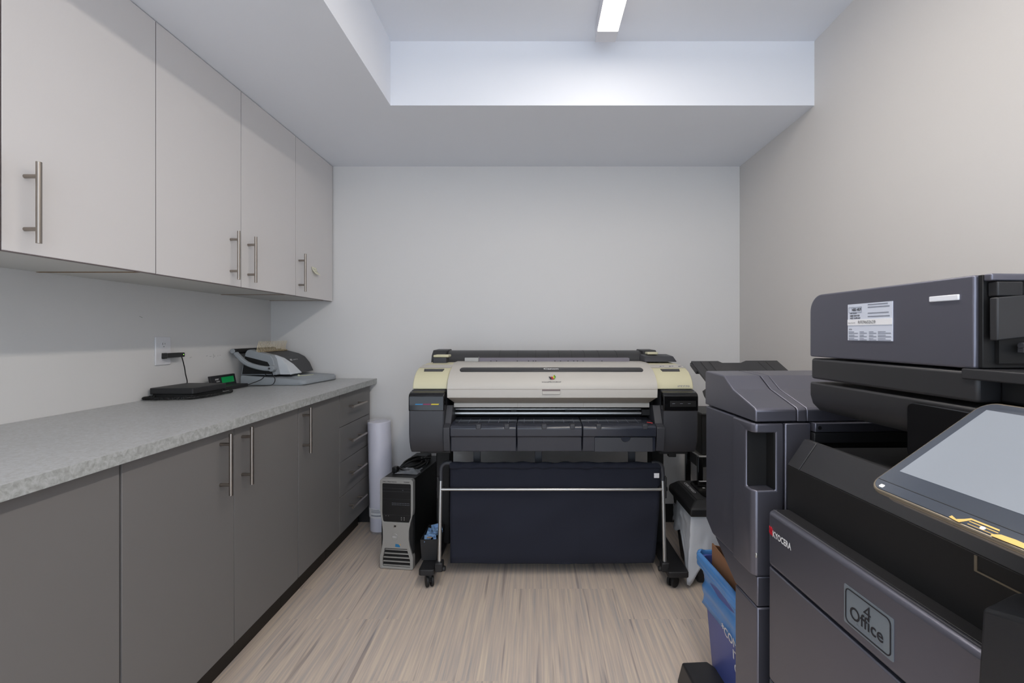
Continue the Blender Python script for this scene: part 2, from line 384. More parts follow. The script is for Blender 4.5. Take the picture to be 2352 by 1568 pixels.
# ---------------------------------------------------------------- postal scale
ps = thing('postal_scale', 'flat black weighing scale with a coiled cable on the worktop', 'scale', (-1.53, 2.09, .89))
m = MB(); m.prism(rr(-1.632, -1.445, 1.985, 2.2, .008), 'z', .912, .938); m.build('platform', 'black_plastic', ps, bevel=.003)
m = MB(); m.prism(rr(-1.625, -1.452, 1.99, 2.19, .01), 'z', .896, .9115)
for x in (-1.61, -1.466):
    for y in (2.0, 2.18): m.cyl((x, y, .8905), (x, y, .897), .01)
m.build('base', 'deep_black', ps, bevel=.002)
pts = [(-1.600, 1.972, .9), (-1.622, 1.958, .9)]
path = spline([(-1.605, 1.984, .902), (-1.628, 1.975, .9), (-1.628, 1.955, .8985), (-1.57, 1.945, .8985), (-1.50, 1.958, .8985), (-1.444, 1.99, .8985), (-1.425, 2.05, .8985), (-1.422, 2.12, .8985), (-1.425, 2.2, .8985), (-1.455, 2.245, .8985), (-1.48, 2.285, .898)], 40)
coil = MB(); L = 0; cp = []
for i in range(len(path)-1):
    d = (path[i+1]-path[i]); t = d.normalized(); a = t.cross(Vector((0, 0, 1))).normalized(); b = a.cross(t)
    for k in range(2):
        p = path[i]+d*k/2; ph = L/.0048*2*math.pi; cp.append(p+(a*math.cos(ph)+b*math.sin(ph))*.0048); L += d.length/2
coil.tube(cp, .0017, 6); coil.tube(path, .0042, 8); coil.build('coiled_cable', 'cable_black', ps)
sd = thing('scale_display', 'small black display unit with a green screen behind the weighing scale', 'display', (-1.57, 2.4, .89))
B(-1.585, -1.508, 2.285, 2.468, .8905, .908).build('base', 'black_plastic', sd, bevel=.003)
m = MB(); m.prism([(-1.595, .895), (-1.583, .895), (-1.596, .957), (-1.608, .957)], 'y', 2.305, 2.495); m.build('housing', 'black_plastic', sd, bevel=.002)
Msd = Matrix(((0, -.205, .979, -1.5828), (1, 0, 0, 2.305), (0, .979, .205, .8955), (0, 0, 0, 1)))
MB().prism([(.078, .022), (.172, .022), (.172, .052), (.078, .052)], 'z', .0003, .001, M=Msd).build('screen', 'lcd_green', sd)
MB().text('smart', (-1.5905, 2.333, .935), (0, 1, 0), (-.205, 0, .979), .009, .026, ext=.002, bold=.02).text('weigh', (-1.588, 2.338, .923), (0, 1, 0), (-.205, 0, .979), .009, .026, ext=.002, bold=.02).build('lettering', 'text_white', sd)

# ---------------------------------------------------------------- comb binding machine
bm_ = thing('binding_machine', 'grey and black comb binding machine with a raised handle on the worktop', 'binding machine', (-1.42, 2.7, .89))
# base: plan outline with rounded far front
bp = [(-1.59, 2.535), (-1.262, 2.515)]+[(-1.262+.03*math.sin(R(a)), 2.545-.03*math.cos(R(a))) for a in (20, 45, 70, 90)]+[(-1.222, 2.66), (-1.205, 2.78), (-1.205, 2.84), (-1.225, 2.885), (-1.27, 2.905), (-1.59, 2.905)]
m = MB()
def brow(k, z, zf): return [(-1.59+(x+1.59)*k, 2.715+(y-2.715)*(1-(1-k)*.8), z if x < -1.45 else zf) for x, y in bp]
m.loft([brow(.985, .8915, .8915), brow(1.0, .897, .897), brow(.995, .925, .911), brow(.97, .942, .921)])
m.build('base', 'binder_grey', bm_, ang=45)
prof = [(-1.60, .944), (-1.574, 1.06), (-1.565, 1.074), (-1.553, 1.078), (-1.44, 1.048), (-1.405, 1.03), (-1.375, .995), (-1.352, .944)]
MB().prism(prof, 'y', 2.60, 2.862).build('punch_cover', 'binder_dark', bm_, ang=30)
prof2 = [(-1.60, .943), (-1.576, 1.062), (-1.566, 1.077), (-1.552, 1.081), (-1.44, 1.051), (-1.425, 1.03), (-1.405, .943)]
MB().prism(prof2, 'y', 2.552, 2.6).build('end_cap', 'binder_grey', bm_, bevel=.004, ang=50)
MB().prism([(-1.592, .948), (-1.576, 1.045), (-1.455, 1.014), (-1.440, .99), (-1.425, .948)], 'y', 2.5505, 2.556).build('side_panel', 'deep_black', bm_)
# silver wedge on the front of the cover
wp = [(-1.452, 1.0525, 2.606), (-1.436, 1.0488, 2.61), (-1.403, 1.0318, 2.628), (-1.3725, .996, 2.665), (-1.349, .944, 2.715)]
m = MB().loft([[(x, 2.599, z), (x, y1_, z), (x-.006, y1_, z-.004), (x-.006, 2.599, z-.004)] for x, z, y1_ in wp])
m.prism([(-1.446, 1.05), (-1.405, 1.032), (-1.373, .995), (-1.350, .943), (-1.446, .943)], 'y', 2.590, 2.5995)
m.build('front_wedge', 'binder_silver', bm_)
MB().text('GBC', (-1.392, 2.668, 1.012), (0, 1, 0), (-.62, 0, .78), .012, .022, ext=.004, bold=.03).text('CombBind C110', (-1.392, 2.694, 1.014), (0, 1, 0), (-.62, 0, .78), .007, .055, ext=.004).build('lettering', 'text_white', bm_)
MB().loft([[(-1.6, 2.51, 1.06), (-1.6, 2.51, 1.086), (-1.626, 2.51, 1.086), (-1.626, 2.51, 1.06)], [(-1.6, 2.90, 1.06), (-1.6, 2.90, 1.086), (-1.626, 2.90, 1.086), (-1.626, 2.90, 1.06)]]).build('handle_bar', 'deep_black', bm_, bevel=.006)
ar = spline([(-1.617, 2.525, 1.074), (-1.59, 2.52, 1.045), (-1.55, 2.52, 1.01), (-1.50, 2.525, .99), (-1.45, 2.53, .980), (-1.415, 2.535, .980)], 8)
m = MB(); rings = []
for i, p in enumerate(ar):
    t = (ar[min(i+1, len(ar)-1)]-ar[max(0, i-1)]).normalized(); nn = Vector((-t.z, 0, t.x)); h = .0095+.004*i/len(ar)
    rings.append([p+nn*h*c+Vector((0, 1, 0))*d for c, d in ((-1, -.008), (-.6, -.013), (.6, -.013), (1, -.008), (1, .01), (-1, .01))])
m.loft(rings); arm = m.build('handle_arm', 'binder_grey', bm_, ang=50, bevel=.002)
each([MB().cyl((-1.617, 2.505, 1.074), (-1.617, 2.54, 1.074), .013), MB().cyl((-1.417, 2.516, .980), (-1.417, 2.55, .980), .0165)], 'pivot', 'binder_grey', arm, bevel=.003)
MB().cyl((-1.425, 2.513, .981), (-1.425, 2.5165, .981), .005).build('pivot_screw', 'socket_dark', arm)
m = MB()
for k in range(21):
    y = 2.555+k*.0142; m.tube([(-1.514, y, 1.070), (-1.511, y+.001, 1.095), (-1.503, y+.003, 1.126)], .0022, 6, r1=.0013); m.box(-1.508, -1.500, y-.002, y+.003, 1.0665, 1.073)
m.build('comb_fingers', 'comb_metal', bm_)
m = MB().tube(spline([(-1.53, 2.47, .893), (-1.50, 2.485, .905), (-1.455, 2.495, .925), (-1.435, 2.50, .95), (-1.425, 2.503, .962), (-1.405, 2.503, .955), (-1.385, 2.50, .925), (-1.395, 2.495, .898), (-1.425, 2.485, .893), (-1.48, 2.475, .893), (-1.53, 2.46, .893)]), .002, 8)
m.build('cord', 'cable_black', sd)
m = MB(); m.sphere((-1.34, 2.66, .931), .007, n=10, m=6); m.tube([(-1.34, 2.66, .931), (-1.325, 2.70, .927), (-1.315, 2.745, .926)], .0028, 6); m.box(-1.322, -1.308, 2.745, 2.775, .925, .928)
tag(m.build('plastic_tie', 'pale_green'), 'pale greenish plastic tie lying on the binding machine base', 'tie')

# ---------------------------------------------------------------- wide format printer
pr = thing('large_format_printer', 'wide ivory and dark grey plotter printer on a wheeled stand at the back wall', 'printer', (.08, 2.4, 0))
podp = [(2.100, .72), (2.1, .885), (2.104, .894), (2.112, .899), (2.15, .912), (2.74, .912), (2.74, .64), (2.2, .628), (2.14, .629), (2.122, .648), (2.107, .68)]
for nm, x0, x1 in (('left', -.566, -.409), ('right', .572, .726)):
    pod = MB().prism(podp, 'x', x0, x1).build('side_housing', 'printer_grey', pr, bevel=.006, seg=2)
    gp = [(2.0985, .822), (2.0985, .886), (2.1035, .896), (2.112, .901), (2.13, .907), (2.14, .905), (2.14, .822)]
    MB().prism(gp, 'x', x0-.0012, x1+.0012).build('gloss_panel', 'gloss_black', pod, bevel=.004)
    if nm == 'left':
        for i, c in enumerate(('cyan_ink', 'magenta_ink', 'yellow_ink')):
            a = -.538+i*.0355; MB().prism([(a, .8505), (a+.034, .8505), (a+.037, .8555), (a+.003, .8555)], 'y', 2.0968, 2.0982).build('ink_stripe', c, pod)
    else:
        m = MB(); m.box(.600, .716, 2.0972, 2.0984, .842, .868); m.build('display_window', 'deep_black', pod)
        each([B(a, a+.012, 2.0966, 2.0971, .8555, .857) for a in (.61, .645, .68)], 'indicator', 'ink_grey', pod)
curve = [(2.152, .914), (2.155, .93), (2.165, .95), (2.185, .970), (2.215, .988), (2.26, 1.002), (2.32, 1.010), (2.42, 1.014), (2.6, 1.014)]
for x0, x1, nm in ((-.563, -.404, 'l'), (.554, .723, 'r')):
    # cap narrows a little towards its top
    inner = x1 if nm == 'l' else x0; outer = x0 if nm == 'l' else x1
    poly = curve+[(2.6, .914)]
    ci = [(inner, y, z) for y, z in poly]
    cap = MB().loft([[(outer, y, z) for y, z in poly], ci]).build('end_cover', 'ivory', pr, bevel=.004, ang=50)
    hx = (-.530, -.435) if nm == 'l' else (.595, .685)
    MB().loft([[(hx[0], 2.243, .9965), (hx[1], 2.243, .9965), (hx[1]-.004, 2.219, .9885), (hx[0]+.004, 2.219, .9885)], [(hx[0], 2.241, 1.0), (hx[1], 2.241, 1.0), (hx[1]-.004, 2.217, .9905), (hx[0]+.004, 2.217, .9905)]]).build('grip_slot', 'binder_dark', cap)
    MB().loft([[(x0+.004, 2.262, 1.0035), (x1-.004, 2.262, 1.0035), (x1-.004, 2.34, 1.0125), (x0+.004, 2.34, 1.0125), (x1-.004, 2.55, 1.0155), (x0+.004, 2.55, 1.0155)][:4], [(x0+.004, 2.262, 1.0045), (x1-.004, 2.262, 1.0045), (x1-.004, 2.34, 1.0135), (x0+.004, 2.34, 1.0135)]]).build('top_flap', 'warm_white', cap)
    if nm == 'r':
        MB().text('iPF770', (.648, 2.147, .9245), (1, 0, 0), (0, .12, 1), .0075, .055, ext=.002, bold=.01).build('lettering', 'ink_grey', cap)
        each([B(a, a+.008, 2.285+.01*(k % 2), 2.29+.01*(k % 2), 1.0075, 1.0105) for k, a in enumerate((.605, .62, .65, .665, .695, .705))], 'control_button', 'ink_grey', cap)
cc = [(2.13, .878), (2.126, .918), (2.13, .935), (2.145, .955), (2.17, .975), (2.205, .9935), (2.255, 1.008), (2.32, 1.017), (2.42, 1.0195), (2.56, 1.0195)]
def cx(z, sgn, y=0): k = min(1, max(0, (y-2.26)/.16)); return (.076-.476-.02*k) if sgn < 0 else (.076+.476+.02*k)
poly = cc+[(2.56, .878)]
cov = MB().loft([[(cx(z, -1, y), y, z) for y, z in poly], [(cx(z, 1, y), y, z) for y, z in poly]]).build('top_cover', 'warm_white', pr, ang=50)
m = MB(); cxm = .075
def onc(x, y, dz=.0008):
    for (ya, za), (yb, zb) in zip(cc, cc[1:]):
        if ya <= y <= yb and yb > ya: t = (y-ya)/(yb-ya); return (x, y-dz*.4, za+(zb-za)*t+dz)
    return (x, y, 1.0195+dz)
band = []; 
def slot_y(zz): return 2.2+zz
outl = []
for k in range(9): a = math.pi/2+math.pi*k/8; outl.append((-.345+.0125*math.cos(a)*1.0, .5+.5*math.sin(a)))
for k in range(9): a = -math.pi/2+math.pi*k/8; outl.append((.495+.0125*math.cos(a), .5+.5*math.sin(a)))
top = [onc(x, 2.196+.05*t) for x, t in outl]
m.add(top, [tuple(range(len(top)))]); m.build('brand_strip', 'binder_dark', cov, solid=.001)
MB().text('Canon', (.073, 2.212, .9985), (1, 0, 0), (0, .945, .33), .017, .070, ext=.001, bold=.03, align='CENTER').build('brand_lettering', 'text_white', cov)
MB().text('imagePROGRAF', (.073, 2.1395, .942), (1, 0, 0), (0, .6, .8), .008, .088, ext=.004, bold=.02, align='CENTER').build('model_lettering', 'ink', cov)
def chip(nm, mt, q): MB().add([(x, 2.144+(z-.955)*1.05-.0035, z+.003) for x, z in q], [tuple(range(len(q)))]).build(nm, mt, cov, solid=.0006)
chip('emblem', 'ink', [(.060, .968), (.067, .968), (.075, .957), (.069, .957)]); chip('emblem', 'logo_red', [(.069, .968), (.076, .968), (.083, .957), (.077, .957)])
chip('emblem', 'yellow_ink', [(.078, .967), (.086, .976), (.086, .957)]); chip('emblem', 'logo_green', [(.086, .976), (.093, .967), (.086, .957)])
B(cx(.918, -1)+.001, cx(.918, 1)-.001, 2.1252, 2.1275, .9165, .918).build('seam_line', 'taupe', cov)
B(.03, .112, 2.1245, 2.13, .909, .9165).build('latch_recess', 'edge_band', cov); B(.03, .112, 2.1235, 2.129, .893, .9085).build('latch', 'warm_white', cov, bevel=.002)
# undercut and white sill
m = MB().loft([[(-.398, 2.131, .8775), (.548, 2.131, .8775), (.548, 2.19, .8775), (-.398, 2.19, .8775)], [(-.375, 2.185, .846), (.525, 2.185, .846), (.525, 2.25, .846), (-.375, 2.25, .846)]]).build('front_undercut', 'taupe', pr)
B(-.38, .53, 2.186, 2.25, .825, .8455).build('sill_strip', 'warm_white', pr, bevel=.002)
each([B(a, a+.0015, 2.1855, 2.187, .8255, .845) for a in (-.084, .222)], 'sill_joint', 'taupe', pr)
# paper slot: dark cavity, rails, block
B(-.41, .573, 2.30, 2.72, .64, .912).build('chassis', 'deep_black', pr)
each([B(-.385, .535, 2.235, 2.26, .806, .813), B(-.385, .535, 2.225, 2.25, .786, .797)], 'carriage_rail', 'alu', pr, bevel=.002)
m = MB(); m.box(-.385, .535, 2.262, 2.30, .775, .824); m.box(-.115, -.09, 2.222, 2.235, .798, .806); m.box(.14, .165, 2.222, 2.235, .798, .806); m.box(.50, .545, 2.21, 2.26, .785, .812); m.build('rail_backing', 'deep_black', pr)
# output platen in three sections
plat = [(2.30, .772), (2.23, .770), (2.10, .765), (2.082, .758), (2.076, .750), (2.078, .713), (2.09, .711), (2.094, .643), (2.30, .640)]
for i, (x0, x1) in enumerate(((-.378, -.0845), (-.0825, .207), (.209, .535))):
    pl = MB().prism(plat, 'x', x0, x1).build('output_guide', 'platen_blue', pr, bevel=.004, seg=3)
    m = MB(); n_ = 6
    for k in range(n_): a = x0+.03+k*.045; m.prism([(2.12, .7665), (2.205, .7698), (2.205, .7701), (2.12, .7668)], 'x', a, a+.001)
    m.build('guide_rib', 'ink_grey', pl)
    each([B(a, a+.022, 2.0745, 2.10, .746, .7675) for a in ((x0+.115, x0+.24) if i == 0 else (x0+.11, x0+.235) if i == 1 else (x0+.06, x0+.265))], 'lip_tab', 'printer_grey', pl, bevel=.003)
    B(x0+.02, x0+.032, 2.0925, 2.0936, .68, .7).build('panel_mark', 'deep_black', pl)
MB().loft([[(.502, 2.12, .768), (.522, 2.10, .7675), (.526, 2.11, .7675), (.505, 2.13, .768)], [(.502, 2.12, .7686), (.522, 2.10, .7681), (.526, 2.11, .7681), (.505, 2.13, .7686)]]).build('red_arrow', 'red_mark', pr)
dr = cut(B(.262, .519, 2.083, 2.0925, .645, .708), MB().cyl((.40, 2.07, .7085), (.40, 2.11, .7085), .021, n=28))
dw = dr.build('drawer', 'printer_grey', pr, bevel=.0012)
MB().prism([(.40+.024*math.cos(R(a)), .7085+.024*math.sin(R(a))) for a in range(180, 361, 15)], 'y', 2.0918, 2.0928).build('grip_notch', 'deep_black', dw)
ck = [(2.13, .79), (2.115, .765), (2.078, .752), (2.08, .70), (2.096, .645), (2.3, .645), (2.3, .82), (2.16, .84)]
each([MB().prism(ck, 'x', -.409, -.380), MB().prism(ck, 'x', .537, .572)], 'cheek_panel', 'printer_grey', pr, bevel=.002)
each([B(-.53, -.39, 2.16, 2.7, .618, .632), B(.57, .70, 2.16, 2.7, .615, .630).box(.615, .65, 2.17, 2.2, .598, .616)], 'underside_bracket', 'deep_black', pr, bevel=.003)
# roll feed at the back
roll = [(2.52, .99), (2.54, 1.02), (2.565, 1.032), (2.60, 1.05), (2.64, 1.066), (2.70, 1.072), (2.76, 1.066), (2.80, 1.04), (2.81, .99)]
rc = MB().prism(roll, 'x', -.50, .60).build('roll_cover', 'charcoal_dark', pr, ang=50)
m = MB()
for a in (-.2, -.1, 0, .07, .13, .2, .27, .35, .45): m.prism([(y-.001, z+.001) for y, z in roll[2:6]]+[(y+.001, z-.001) for y, z in roll[5:1:-1]], 'x', a, a+.0012)
m.build('cover_rib', 'deep_black', rc)
for x0, x1 in ((-.565, -.49), (.59, .665)):
    o_ = cut(MB().prism([(2.54, 1.0), (2.56, 1.05), (2.60, 1.076), (2.74, 1.078), (2.80, 1.05), (2.81, 1.0)], 'x', x0, x1), MB().prism([(2.50, 1.0), (2.52, 1.04), (2.60, 1.062), (2.66, 1.06), (2.70, 1.0)], 'x', x0+.014, x1-.014)); o_.build('roll_holder', 'charcoal_dark', pr, bevel=.005)
m = MB().box(-.37, .50, 2.50, 2.54, 1.0, 1.038); ru = m.build('ruler_strip', 'ruler_grey', pr, bevel=.002)
m = MB(); [m.box(a, a+.006, 2.4985, 2.4998, 1.021, 1.0245) for a in (-.33, -.24, -.21, -.1, -.04, -.015, -.002, .1, .13, .17, .2, .22, .25, .35)]; m.build('ruler_mark', 'ink', ru)
m = MB(); m.box(-.375, -.302, 2.49, 2.51, 1.02, 1.04); m.box(-.30, -.301, 2.49, 2.5, 1.02, 1.045); m.build('paper_clip', 'silver_plastic', pr, bevel=.002)
B(-.537, -.467, 2.46, 2.54, 1.0, 1.043).build('release_block', 'printer_grey', pr, bevel=.003); B(-.535, -.455, 2.46, 2.54, 1.0435, 1.056).build('release_lever', 'ivory', pr, bevel=.004)
m = MB().loft([[(.565, 2.44, 1.021), (.735, 2.44, 1.021), (.735, 2.58, 1.021), (.565, 2.58, 1.021)], [(.575, 2.46, 1.050), (.72, 2.46, 1.050), (.72, 2.58, 1.056), (.575, 2.58, 1.056)]]); m.build('operation_panel', 'printer_grey', pr, bevel=.004)
B(.595, .652, 2.50, 2.56, 1.056, 1.069).build('release_lever', 'ivory', pr, bevel=.004)
# stand
each([B(-.512, -.44, 2.42, 2.52, .085, .63), B(.598, .66, 2.42, 2.52, .085, .63)], 'stand_leg', 'deep_black', pr, bevel=.006); B(-.44, .598, 2.6, 2.63, .14, .2).build('stand_crossbar', 'deep_black', pr, bevel=.006)
each([B(a, a+.034, 2.27, 2.28, .52, .645) for a in (-.300, -.003, .448)], 'hanging_strap', 'printer_grey', pr, bevel=.002)
for x0, x1 in ((-.535, -.463), (.60, .695)):
    sgn = -1 if x0 < 0 else 1
    ft = MB().prism(rr(x0, x1, 2.145 if sgn < 0 else 2.125, 2.80, .012, corners='12'), 'z', .063, .09).build('foot', 'black_plastic', pr, bevel=.004)
    for yy in (2.175, 2.74):
        cs = MB(); xm = (x0+x1)/2+(.008 if sgn < 0 else -.012)
        A_ = R(25 if sgn < 0 else -50); dx, dy = math.cos(A_), math.sin(A_)
        for t in (-.011, .011): cs.cyl((xm+dx*(t-.006), yy+dy*(t-.006), .0275), (xm+dx*(t+.006), yy+dy*(t+.006), .0275), .0272, n=28)
        c_ = cs.build('caster', 'rubber', ft, bevel=.003)
        MB().cyl((xm-dx*.012, yy-dy*.012, .0275), (xm+dx*.012, yy+dy*.012, .0275), .012).cyl((xm, yy, .03), (xm, yy, .064), .012).box(xm-.012, xm+.012, yy-.012, yy+.02, .045, .063).build('caster_fork', 'black_plastic', ft)
for x, g in ((-.444, -1), (.596, 1)):
    m = MB().tube([(x, 2.17, .095), (x, 2.20, .455), (x, 2.205, .495)], .0085, 14); m.build('basket_post', 'alu', pr)
    MB().tube(spline([(x, 2.204, .48), (x, 2.208, .52), (x-g*.004, 2.21, .545), (x-g*.02, 2.211, .559), (x-g*.05, 2.212, .561)], 6), .0105, 14).build('corner_sleeve', 'printer_grey', pr)
    m = MB(); m.box(x-.018, x+.018, 2.150, 2.195, .076, .118); m.cyl((x-g*.03, 2.17, .085), (x+g*.0, 2.17, .085), .012); m.build('post_clamp', 'black_plastic', pr, bevel=.005)
    m = MB(); m.box(x+g*.006, x+g*.016, 2.19, 2.225, .40, .50); m.cyl((x-.02, 2.207, .44), (x+.022, 2.207, .44), .011); m.build('hinge_bracket', 'black_plastic', pr, bevel=.003)
MB().cyl((-.44, 2.196, .441), (.592, 2.196, .441), .0068, n=18).build('cross_bar', 'alu', pr)
random.seed(3)
def sling(u, v):
    P = [(2.212, .552), (2.222, .40), (2.236, .22), (2.25, .10), (2.262, .066), (2.33, .055), (2.44, .06), (2.50, .14), (2.54, .26), (2.56, .36)]
    t = v*(len(P)-1); i = min(int(t), len(P)-2); k = t-i; y = P[i][0]+(P[i+1][0]-P[i][0])*k; z = P[i][1]+(P[i+1][1]-P[i][1])*k
    xl = -.402-.008*v*2 if v < .5 else -.41; xr = .592-.025*min(1, v*2.2); x = xl+(xr-xl)*u
    w = .006*math.sin(u*15+3*math.sin(z*9))*math.sin(z*7)+.003*math.sin(u*41+z*20)*math.exp(-((z-.5)/.07)**2)+.002*math.sin(z*23+u*7)+.004*math.exp(-((u-.62)/.02)**2)*(z < .5)+.003*math.exp(-((z-.30-.02*math.sin(u*4))/.01)**2)
    y2 = y-w if v < .45 else y+w
    z2 = z-.004*math.sin(u*math.pi)*(v > .35)*(v < .6)
    return (x, y2, z2)
bk = MB().grid(60, 60, sling); bk.keep = True; bk = bk.build('basket_fabric', 'fabric', pr, solid=.003, ang=80)
m = MB(); rings = []
for k in range(81):
    u = k/80; x = -.402+.99*u; rad = .0135+.0015*math.sin(u*60)+.001*math.sin(u*23)
    rings.append([(x, 2.211+rad*math.cos(a)+.0025*math.sin(u*90+a*2), .549+rad*1.15*math.sin(a)+.001*math.sin(u*70+a)) for a in [j*math.pi/6 for j in range(12)]])
m.loft(rings); m.build('basket_hem', 'fabric', pr, ang=80)
B(.553, .577, 2.1935, 2.1948, .495, .517).build('care_tag', 'label_white', pr)

# ---------------------------------------------------------------- workstation tower
tw = thing('computer_tower', 'black and silver desktop computer tower standing on the floor left of the plotter', 'computer', (-.689, 2.327, 0), R(-7))
Mt = WM[tw.name]
MB().box(-.083, .083, .03, .47, .004, .444).build('case', 'tower_black', tw, M=Mt, bevel=.003)
MB().box(-.081, .081, .01, .031, .006, .442).build('front_grille', 'deep_black', tw, M=Mt)
hw = .0855
ol_ = [(-.0805, .003), (.0805, .003), (.0855, .008), (.0855, .065), (.079, .082), (.067, .122), (.0635, .15), (.064, .195), (.072, .235), (.083, .275), (.0855, .30), (.0855, .438), (.076, .448), (-.076, .448), (-.0855, .438), (-.0855, .30), (-.083, .275), (-.076, .235), (-.071, .195), (-.0705, .15), (-.073, .122), (-.080, .082), (-.0855, .065), (-.0855, .008)]
bay = [(-.066, .234), (.062, .234), (.0665, .24), (.074, .262), (.0745, .420), (.071, .425), (-.071, .425), (-.0745, .42), (-.0745, .275), (-.070, .240)]
gr = [(-.072, .014), (.070, .014), (.070, .05), (.054, .104), (-.060, .104), (-.072, .05)]
f = cut(cut(MB().prism(ol_, 'y', 0, .03), MB().prism(bay, 'y', -.01, .014)), MB().prism(gr, 'y', -.01, .02))
fb = f.build('front_bezel', 'silver_plastic', tw, M=Mt, bevel=.0015)
b_ = MB().prism([(x*.995, .33+(z-.33)*.995) for x, z in bay], 'y', .006, .0139).build('drive_bay', 'tower_black', tw, M=Mt)
m = MB(); m.box(-.073, .073, .0045, .0062, .3995, .4005); m.box(-.073, .073, .0045, .0062, .384, .3855); m.box(-.073, .073, .0045, .0062, .347, .3475); m.box(-.072, .071, .005, .0065, .268, .2685)
m.build('bay_seam', 'socket_dark', b_, M=Mt)
m = MB(); [m.box(-.025+k*.0085, -.0205+k*.0085, .005, .0062, z, z+.0018) for k in range(11) for z in (.326, .318)]; m.box(.028, .034, .005, .0062, .3915, .3928); m.build('vent_mark', 'ink_grey', b_, M=Mt)
m = MB(); [m.box(a, a+.004, .0045, .0062, .243, .259) for a in (.022, .036)]; m.box(-.057, -.055, .005, .0062, .262, .264); m.box(-.044, -.042, .005, .0062, .262, .264); m.build('port', 'silver_plastic', b_, M=Mt)
m = MB(); [m.box(a, a+.0025, .0040, .0046, .2445, .2575) for a in (.0228, .0368)]; m.build('port_slot', 'deep_black', b_, M=Mt)
m = MB()
for k in range(5):
    z = .0165+k*.0195; hw_ = .070 if z < .05 else .070-(z-.05)*.25; m.box(-hw_, hw_-.001, .003, .012, z, z+.0045)
m.build('grille_slat', 'silver_plastic', fb, M=Mt, bevel=.001)
MB().prism([(x*.985, .058+(z-.058)*.97) for x, z in gr], 'y', .0165, .0195).build('grille_shadow', 'deep_black', fb, M=Mt)
m = MB().cyl((-.008, -.0015, .162), (-.008, .004, .162), .0165, n=36); m.build('power_button', 'silver_plastic', fb, M=Mt, bevel=.0015)
MB().text('DELL', (-.008, -.0016, .1595), (1, 0, 0), (0, 0, 1), .006, .019, bold=.02, align='CENTER').build('brand_lettering', 'text_white', fb, M=Mt)
MB().cyl((-.006, -.001, .2155), (-.006, .003, .2155), .0085, n=24).build('key_lock', 'alu', fb, M=Mt); MB().cyl((-.006, -.0018, .2155), (-.006, .0, .2155), .0045, n=16).build('keyhole', 'deep_black', fb, M=Mt)
MB().prism([(-.006, .114), (.008, .112), (.019, .112), (.019, .118), (.014, .126), (-.004, .128)], 'y', -.0008, .001).build('processor_badge', 'cyan_ink', fb, M=Mt)
MB().prism([(.012, .1275), (.021, .121), (.021, .1285)], 'y', -.0008, .001).build('badge_corner', 'gold', fb, M=Mt)
m = MB(); m.text('DELL PRECISION', (-.070, -.0004, .4315), (1, 0, 0), (0, 0, 1), .005, .072, bold=.02); m.text('T3500', (.038, -.0004, .4315), (1, 0, 0), (0, 0, 1), .005, .03, bold=.02); m.build('model_lettering', 'ink', fb, M=Mt)
m = MB()
for k in range(24):
    for j in range(2): m.box(.0812, .0818, .014+j*.007, .018+j*.007, .06+k*.0085, .065+k*.0085)
m.build('side_perforation', 'socket_dark', tw, M=Mt)
# things lying on the tower
random.seed(11)
cbl = MB()
cbl.tube(spline([Mt @ Vector(p) for p in [(-.05, .12, .452), (-.03, .2, .47), (.01, .3, .475), (.04, .22, .468), (-.01, .15, .462), (-.05, .22, .47), (-.02, .33, .475), (.045, .3, .462), (.05, .18, .458), (.0, .12, .456), (-.045, .16, .462), (-.03, .28, .48), (.03, .36, .462), (.06, .26, .453)]], 8), .0048, 8)
cbl.tube(spline([Mt @ Vector(p) for p in [(-.055, .14, .454), (.0, .2, .482), (.05, .32, .47), (.03, .38, .456), (-.04, .36, .46), (-.06, .24, .455)]], 8), .004, 8)
cb_ = cbl.build('power_cable', 'cable_black', loc=tuple(Mt @ Vector((0, .24, .4485)))); tag(cb_, 'tangled black power cables piled on top of the computer tower', 'cable')
MB().box(-.068, -.042, .10, .135, .446, .476).build('plug', 'cable_black', cb_, M=Mt, bevel=.005)
m = MB().box(-.062, .03, .34, .43, .4445, .47); t_ = m.build('power_brick', 'black_plastic', M=Mt, bevel=.006, loc=tuple(Mt @ Vector((-.02, .385, .4445)))); tag(t_, 'black power brick at the back of the tower top', 'power brick')
def bagf(u, v):
    a = (u-.5)*.12; b = (v-.5)*.10; h = .4475+.018*math.exp(-((u-.5)**2+(v-.5)**2)*9)+.006*math.sin(u*13+v*5)*math.sin(v*11)
    return Mt @ Vector((a+.01*math.sin(v*6)+.012, .135+b, max(h, .4465)))
tag(MB().grid(18, 18, bagf).build('plastic_bag', 'bag_clear', solid=.0008, ang=25), 'crumpled clear plastic bag on top of the computer tower', 'bag')

# ---------------------------------------------------------------- parts bin with blue holders on the printer foot
pb = MB(); x0, x1, y0, y1 = -.547, -.465, 2.232, 2.40
def ring(x0, x1, y0, y1, z): return [(x0, y0, z), (x1, y0, z), (x1, y1, z), (x0, y1, z)]
pb.loft([ring(x0+.006, x1-.004, y0+.002, y1, .092), ring(x0, x1, y0, y1+.01, .19), ring(x0+.004, x1-.004, y0+.004, y1+.006, .19), ring(x0+.009, x1-.008, y0+.006, y1-.004, .097)])
tag(pb.build('parts_bin', 'black_plastic'), 'small open black bin sitting on the left foot of the plotter stand', 'bin')
random.seed(5)
specs = [('holder', (-.520, 2.262, .178), (.032, .055, .012), (.15, .25, .2)), ('holder', (-.500, 2.300, .188), (.030, .05, .014), (-.1, .1, -.3)), ('holder', (-.488, 2.265, .172), (.012, .04, .04), (.1, .2, .25)), ('holder', (-.495, 2.36, .190), (.05, .05, .02), (.3, -.1, .4)), ('holder', (-.528, 2.33, .182), (.02, .05, .03), (0, .3, .1))]
